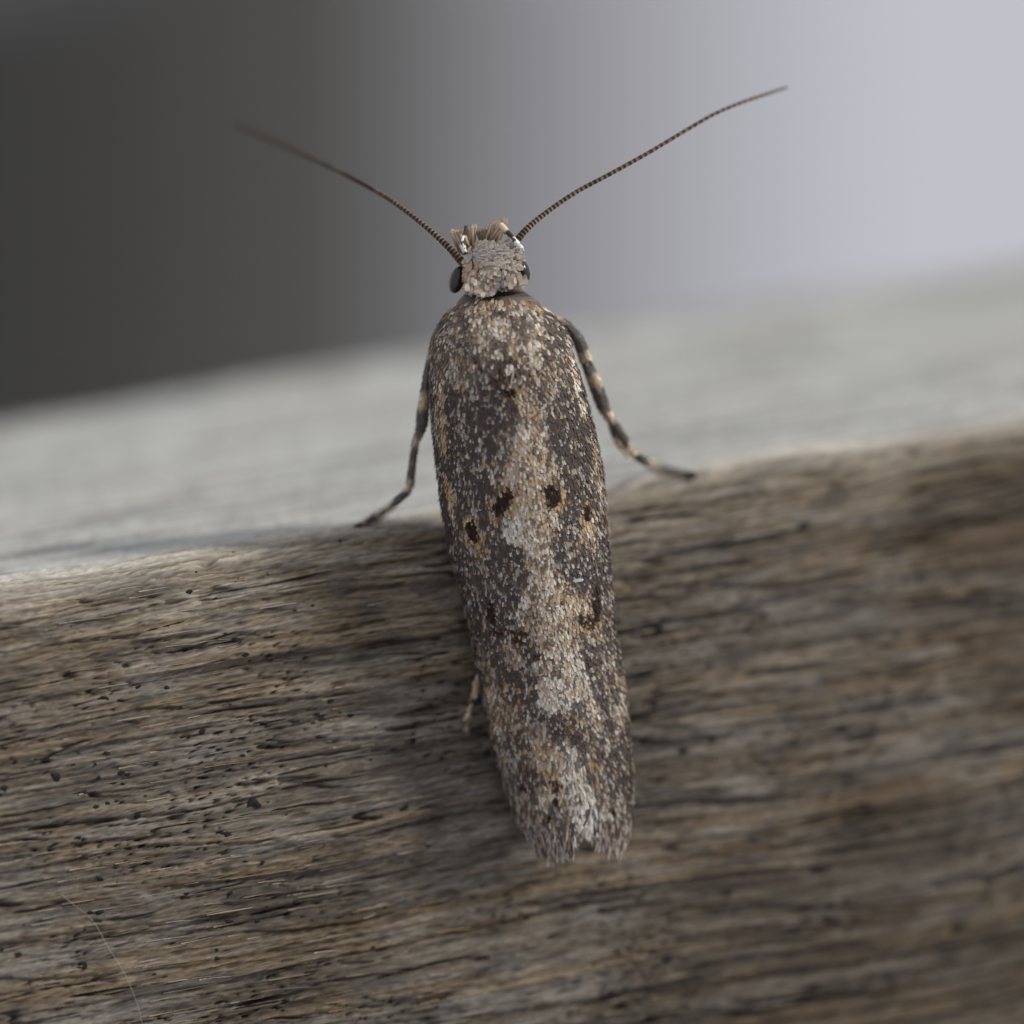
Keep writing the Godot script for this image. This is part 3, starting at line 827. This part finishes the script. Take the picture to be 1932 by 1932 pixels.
func build_moth() -> void:
	var base := Vector3(0.05, -0.12, -0.1)
	var moth := thing("moth", "slender grey-brown moth with speckled folded wings and long antennae clinging to the board edge", "moth", base)
	var dust := painted(0.75, 0.25)
	var skin := painted(0.7)
	part("body", body_mesh(base), skin, moth)
	var body: Node3D = moth.get_node("body")
	part("head_scales", head_scales(base), dust, body, -base, true)
	part("thorax_scales", cover_scales(base), dust, body, -base, true)
	var pys := []
	var y := 568.0
	while y <= 722.0:
		pys.append(y)
		y += 6.0
	part("thorax_shield", sheet(pys, func(py): return maxf(-1.52, theta_at(py, table(COVER, py, 1))), func(py): return minf(1.52, theta_at(py, table(COVER, py, 2))), 0.008, 0.006, 25, Color(0.16, 0.115, 0.09), base), skin, body)
	pys = []
	y = 606.0
	while y <= 1604.0:
		pys.append(y)
		y += 8.0
	var right := part("forewing", sheet(pys.slice(0, 121), func(py): return theta_at(py, table(SEAM, py, 1)) - 0.12, func(_py): return 1.53, 0.0, 0.004, 24, Color(0.12, 0.09, 0.075), base), skin, moth)
	var left := part("forewing", sheet(pys.slice(0, 122), func(_py): return -1.53, func(py): return theta_at(py, table(SEAM, py, 1) - (maxf(0.0, py - 1540.0) * 0.35)), 0.0115, 0.004, 24, Color(0.12, 0.09, 0.075), base), skin, moth)
	part("wing_scales", wing_scales(false, base), dust, right, -base, true)
	part("wing_scales", wing_scales(true, base), dust, left, -base, true)
	part("wing_fringe", fringe(base), dust, moth, -base, true)
	# one stray scale on the wing
	var stray := Buf.new()
	scale_leaf(stray, shell(1096, theta_at(1096, 1080), 0.006), Vector3(1, 0.12, 0.05).normalized(), Vector3(0.1, 0, 1).normalized(), 0.0105, 0.0034, 0.001, Color(0.55, 0.57, 0.6), Color(0.6, 0.62, 0.65))
	part("stray_scale", stray.mesh(false), dust, moth, -base)
	# eyes
	var glossy := plain(Color(0.022, 0.016, 0.016), 0.22)
	for e in [[862, 527, -0.012, 15, 27, 0.26], [987, 509, -0.012, 13, 24, -0.3]]:
		var ball := SphereMesh.new()
		ball.radius = 1.0
		ball.height = 2.0
		ball.radial_segments = 40
		ball.rings = 24
		var eye := part("eye", ball, glossy, moth)
		eye.transform = Transform3D(Basis(Vector3.BACK, -e[5]) * Basis.from_scale(Vector3(e[3], e[4], 24) / UNIT), q(e[0], e[1], e[2]) - base)
	# antennae: ringed, tapering
	var feeler := painted(0.75, 0.2)
	for side in 2:
		var points := []
		if side == 0:
			points = [p4(870, 492, -0.006, 6.6), p4(852, 472, -0.008, 6.2), p4(825, 446, -0.014, 5.2), p4(795, 420, -0.024, 4.4), p4(757, 390, -0.042, 4.0), p4(718, 363, -0.066, 3.8), p4(640, 318, -0.13, 3.6), p4(560, 277, -0.2, 3.6), p4(500, 248, -0.25, 3.6), p4(440, 222, -0.3, 3.2)]
		else:
			points = [p4(977, 452, -0.012, 6.2), p4(988, 438, -0.014, 6.0), p4(1010, 417, -0.018, 5.0), p4(1045, 390, -0.022, 4.3), p4(1090, 360, -0.024, 4.0), p4(1150, 328, -0.024, 3.8), p4(1222, 288, -0.03, 3.6), p4(1300, 241, -0.045, 3.4), p4(1350, 212, -0.06, 3.2), p4(1400, 190, -0.08, 3.0), p4(1450, 172, -0.1, 2.8), p4(1490, 158, -0.12, 2.2)]
		var path := curve(points, 26)
		var fine := []
		var run := 0.0
		var phase := 0.0
		var bright := PackedFloat32Array()
		for k in path.size():
			if k:
				var dl := Vector3(path[k].x - path[k - 1].x, path[k].y - path[k - 1].y, path[k].z - path[k - 1].z).length()
				run += dl
				phase += dl / lerpf(0.0036, 0.0074, clampf(run / 0.22, 0.0, 1.0))
			var w: Vector4 = path[k]
			var ring := absf(fposmod(phase, 1.0) - 0.5) * 2.0
			w.w *= 1.06 - 0.2 * smoothstep(0.6, 1.0, ring)
			fine.append(w)
			bright.append(smoothstep(0.52, 0.82, ring) * (0.9 if k > 30 else 0.5))
		var counter := [0]
		var buf := Buf.new()
		var sides := 10
		tube(buf, fine, sides, func(l: float, a: float) -> Color:
			var k: int = counter[0] / sides
			counter[0] += 1
			var far := clampf(l / 0.28, 0.0, 1.0)
			var dark := Color(0.026, 0.018, 0.014).lerp(Color(0.05, 0.028, 0.022), far)
			return dark.lerp(Color(0.46, 0.34, 0.23), bright[k] * (0.75 + 0.25 * sin(a * 2.0)) * (1.0 - (0.85 if side == 0 else 0.4) * far)))
		var ant := part("antenna", buf.mesh(true), feeler, moth, -base)
		var scape := []
		if side == 0:
			scape = [p4(884, 503, -0.01, 6.5), p4(877, 499, -0.008, 8.0), p4(866, 488, -0.007, 7.6), p4(852, 472, -0.008, 6.4)]
		else:
			scape = [p4(970, 478, -0.014, 5.0), p4(970, 468, -0.013, 6.6), p4(972, 459, -0.012, 7.2), p4(981, 446, -0.013, 6.6)]
		var sb := Buf.new()
		tube(sb, curve(scape, 6), 10, func(l: float, a: float) -> Color: return Color(0.05, 0.032, 0.026).lerp(Color(0.22, 0.14, 0.09), 0.35 + 0.3 * sin(a * 4.0 + l * 1200.0)))
		part("scape", sb.mesh(true), feeler, ant)
	# palps: brush-like second joint, slender banded third joint
	var brushes := [[[[853, 434, -0.012], [861, 436, -0.01], [870, 434, -0.012], [886, 430, -0.02], [894, 424, -0.018]], q(882, 476, -0.022), false], [[[903, 432, -0.016], [912, 432, -0.014], [930, 421, -0.012], [940, 417, -0.008], [954, 414, -0.012], [950, 424, -0.004]], q(922, 474, -0.022), true]]
	var thirds := [[p4(879, 428, -0.006, 3.4), p4(877, 438, 0.002, 3.0), p4(874, 448, 0.006, 2.8), p4(872, 456, 0.008, 3.0), p4(874, 464, 0.007, 3.2), p4(877, 471, 0.006, 1.0)], [p4(945, 424, 0.0, 5.6), p4(953, 433, 0.004, 5.6), p4(961, 442, 0.007, 4.4), p4(969, 450, 0.008, 3.8), p4(976, 459, 0.008, 4.4), p4(984, 469, 0.007, 1.2)]]
	for k in 2:
		var palp := part("palp", palp_tuft(brushes[k][0], brushes[k][1], brushes[k][2], base), dust, moth, -base)
		var b := Buf.new()
		var path := curve(thirds[k], 7)
		tube(b, path, 9, func(l: float, _a: float) -> Color:
			var c := Color(0.62, 0.5, 0.38) if k == 1 else Color(0.05, 0.038, 0.032)
			c = c.lerp(Color(0.05, 0.035, 0.03), smoothstep(0.010, 0.012, l))
			return c.lerp(Color(0.72, 0.72, 0.68), smoothstep(0.019 if k == 1 else 0.014, 0.021 if k == 1 else 0.016, l)))
		for j in 60:
			var m: Vector4 = path[rng.randi_range(path.size() * 0.55 if j % 2 else 0, path.size() - 3)]
			var late: bool = m.y < thirds[k][3].y
			var tone := Color(0.74, 0.74, 0.7) if late else Color(0.1, 0.08, 0.07) if k == 0 or m.y < thirds[k][1].y else Color(0.62, 0.5, 0.4)
			var around := Vector3(rng.randf_range(-1, 1), rng.randf_range(-0.3, 0.3), rng.randf_range(0.0, 1)).normalized()
			hair(b, Vector3(m.x, m.y, m.z) + around * m.w * 0.7, (Vector3(0.5 if k else 0.05, -0.7, 0) + around * 0.25).normalized(), Vector3.ZERO, 0.005, 0.0009, tone, tone)
		part("palp_tip", b.mesh(true), dust, palp)
	# legs
	var limb := painted(0.6)
	var l1 := Node3D.new()
	l1.name = "leg"
	moth.add_child(l1, true)
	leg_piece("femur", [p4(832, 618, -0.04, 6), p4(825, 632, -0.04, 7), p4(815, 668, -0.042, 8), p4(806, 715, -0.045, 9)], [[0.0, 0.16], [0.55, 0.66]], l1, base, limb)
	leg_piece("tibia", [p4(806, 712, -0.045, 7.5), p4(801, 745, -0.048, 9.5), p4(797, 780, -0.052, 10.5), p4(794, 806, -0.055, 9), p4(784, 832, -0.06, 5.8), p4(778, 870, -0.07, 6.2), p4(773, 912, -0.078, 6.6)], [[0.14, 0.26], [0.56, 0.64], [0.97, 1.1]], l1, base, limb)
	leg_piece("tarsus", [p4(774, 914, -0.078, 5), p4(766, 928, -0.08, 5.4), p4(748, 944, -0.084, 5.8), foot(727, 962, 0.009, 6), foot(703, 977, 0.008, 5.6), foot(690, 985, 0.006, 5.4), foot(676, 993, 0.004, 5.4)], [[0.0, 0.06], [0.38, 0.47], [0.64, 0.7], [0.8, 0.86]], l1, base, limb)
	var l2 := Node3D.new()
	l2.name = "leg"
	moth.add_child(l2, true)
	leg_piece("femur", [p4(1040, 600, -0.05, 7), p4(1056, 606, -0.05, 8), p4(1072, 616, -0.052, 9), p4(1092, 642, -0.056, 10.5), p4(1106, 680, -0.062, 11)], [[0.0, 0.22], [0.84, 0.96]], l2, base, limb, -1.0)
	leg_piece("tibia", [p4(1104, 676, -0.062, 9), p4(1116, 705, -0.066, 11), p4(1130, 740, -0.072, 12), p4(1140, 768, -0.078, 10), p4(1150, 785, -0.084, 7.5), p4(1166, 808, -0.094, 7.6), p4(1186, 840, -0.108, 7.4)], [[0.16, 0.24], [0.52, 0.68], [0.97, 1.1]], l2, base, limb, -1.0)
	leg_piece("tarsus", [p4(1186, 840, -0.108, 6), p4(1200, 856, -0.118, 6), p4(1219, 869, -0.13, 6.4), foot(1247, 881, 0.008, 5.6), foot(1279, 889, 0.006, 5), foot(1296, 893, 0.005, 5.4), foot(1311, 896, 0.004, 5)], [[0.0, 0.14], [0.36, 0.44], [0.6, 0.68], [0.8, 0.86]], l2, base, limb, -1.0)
	leg_piece("spur", [p4(1146, 778, -0.09, 3), p4(1154, 800, -0.1, 5), p4(1165, 828, -0.112, 5), p4(1182, 854, -0.125, 1)], [[0.0, 0.2], [0.55, 1.0]], l2, base, limb, -1.0)
	var l3 := Node3D.new()
	l3.name = "leg"
	moth.add_child(l3, true)
	leg_piece("tibia", [p4(940, 1215, -0.075, 7), p4(918, 1255, -0.078, 6.4), p4(899, 1292, -0.08, 5.6)], [[0.0, 0.3], [0.7, 1.0]], l3, base, limb)
	leg_piece("tarsus", [p4(900, 1288, -0.08, 5), p4(897, 1305, -0.083, 5.6), foot(893, 1321, 0.007, 5.4), foot(889, 1333, 0.006, 3.6), foot(882, 1354, 0.005, 5), foot(880, 1362, 0.004, 3.4), foot(879, 1380, 0.003, 4)], [[0.0, 0.38], [0.52, 0.74], [0.88, 1.0]], l3, base, limb)


# ------------------------------------------------------------------ behind the board
func build_surroundings() -> void:
	var ground := MeshInstance3D.new()
	ground.name = "ground"
	var sheet_mesh := PlaneMesh.new()
	sheet_mesh.size = Vector2(6000, 6000)
	ground.mesh = sheet_mesh
	var paving := StandardMaterial3D.new()
	var nt := NoiseTexture2D.new()
	nt.width = 512
	nt.height = 512
	nt.seamless = true
	var fn := noise(5, 4)
	fn.frequency = 0.012
	nt.noise = fn
	var ramp := Gradient.new()
	ramp.set_color(0, Color(0.41, 0.412, 0.465).linear_to_srgb())
	ramp.set_color(1, Color(0.47, 0.472, 0.53).linear_to_srgb())
	nt.color_ramp = ramp
	paving.albedo_texture = nt
	paving.uv1_scale = Vector3(40, 40, 1)
	paving.roughness = 0.9
	ground.material_override = paving
	ground.position = Vector3(0, -120, 0)
	ground.set_meta("kind", "structure")
	ground.set_meta("label", "pale lilac-grey paved ground far below, out of focus")
	add_child(ground)
	# a dark stained timber screen of uprights, far out of focus
	var post := Node3D.new()
	post.name = "timber_screen"
	add_child(post)
	post.position = Vector3(SCREEN_EDGE - 16.0, -120, -146.0)
	post.set_meta("label", "dark stained timber screen standing behind the board at upper left, far out of focus")
	post.set_meta("category", "screen")
	var stain := StandardMaterial3D.new()
	var st := NoiseTexture2D.new()
	st.width = 256
	st.height = 256
	st.seamless = true
	var sn := noise(9, 4)
	sn.frequency = 0.02
	st.noise = sn
	var sr := Gradient.new()
	sr.set_color(0, Color(0.13, 0.121, 0.104).linear_to_srgb())
	sr.set_color(1, Color(0.225, 0.212, 0.184).linear_to_srgb())
	st.color_ramp = sr
	stain.albedo_texture = st
	stain.uv1_triplanar = true
	stain.uv1_scale = Vector3(0.5, 0.06, 0.5)
	stain.roughness = 0.85
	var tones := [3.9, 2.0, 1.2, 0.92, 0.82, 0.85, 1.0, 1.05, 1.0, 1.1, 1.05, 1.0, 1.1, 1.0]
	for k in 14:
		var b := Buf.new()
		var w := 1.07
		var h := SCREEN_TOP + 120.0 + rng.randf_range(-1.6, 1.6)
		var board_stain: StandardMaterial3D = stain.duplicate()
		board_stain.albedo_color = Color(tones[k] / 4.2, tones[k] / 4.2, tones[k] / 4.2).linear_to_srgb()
		var ring := [Vector2(-w, 0.46), Vector2(-w + 0.06, 0.5), Vector2(w - 0.06, 0.5), Vector2(w, 0.46), Vector2(w, -0.5), Vector2(-w, -0.5)]
		for yy in [0.0, h - 0.08, h]:
			for p in ring:
				var inset := 0.96 if yy == h else 1.0
				b.add(Vector3(p.x * inset, yy, p.y * inset), Color.WHITE)
		for lev in 2:
			for s in 6:
				b.quad(lev * 6 + s, (lev + 1) * 6 + s, (lev + 1) * 6 + (s + 1) % 6, lev * 6 + (s + 1) % 6)
		for s in range(1, 5):
			b.tri(12, 12 + s, 12 + s + 1)
			b.tri(0, s + 1, s)
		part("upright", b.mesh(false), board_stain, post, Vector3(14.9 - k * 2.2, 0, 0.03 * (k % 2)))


const SCREEN_TOP := -31.8
const SCREEN_EDGE := 1.3


func _ready() -> void:
	rng.seed = 20240611
	# camera, sky, sun, exposure
	var cam := Camera3D.new()
	cam.name = "camera"
	add_child(cam)
	cam.transform = Transform3D(tilted, tilted * Vector3(0, 0, 14))
	var lens := CameraAttributesPhysical.new()
	lens.frustum_focal_length = 12.0 / (966.0 / UNIT / 14.0)
	lens.frustum_focus_distance = 14.0
	lens.frustum_near = 1.0
	lens.frustum_far = 9000.0
	lens.exposure_aperture = lens.frustum_focal_length / 1000.0 / 0.71
	cam.attributes = lens
	cam.current = true
	var env := Environment.new()
	env.background_mode = Environment.BG_SKY
	env.tonemap_mode = Environment.TONE_MAPPER_LINEAR
	env.tonemap_exposure = 1.66
	env.sdfgi_enabled = true
	env.ssao_enabled = true
	env.ssil_enabled = true
	var sky := ProceduralSkyMaterial.new()
	sky.sky_top_color = Color(0.615, 0.625, 0.645)
	sky.sky_horizon_color = Color(0.645, 0.655, 0.67)
	sky.ground_bottom_color = Color(0.6, 0.6, 0.61)
	sky.ground_horizon_color = Color(0.7, 0.7, 0.71)
	sky.sky_curve = 0.2
	env.sky = Sky.new()
	env.sky.sky_material = sky
	var world := WorldEnvironment.new()
	world.name = "world"
	world.environment = env
	add_child(world)
	var sun := DirectionalLight3D.new()
	sun.name = "sun"
	sun.light_energy = 0.6
	sun.light_angular_distance = 10.0
	sun.light_color = Color(1.0, 0.985, 0.95)
	sun.shadow_enabled = true
	add_child(sun)
	sun.look_at_from_position(Vector3(8.5, 6.6, 1.1), Vector3.ZERO)

	build_surroundings()
	build_board()
	build_moth()
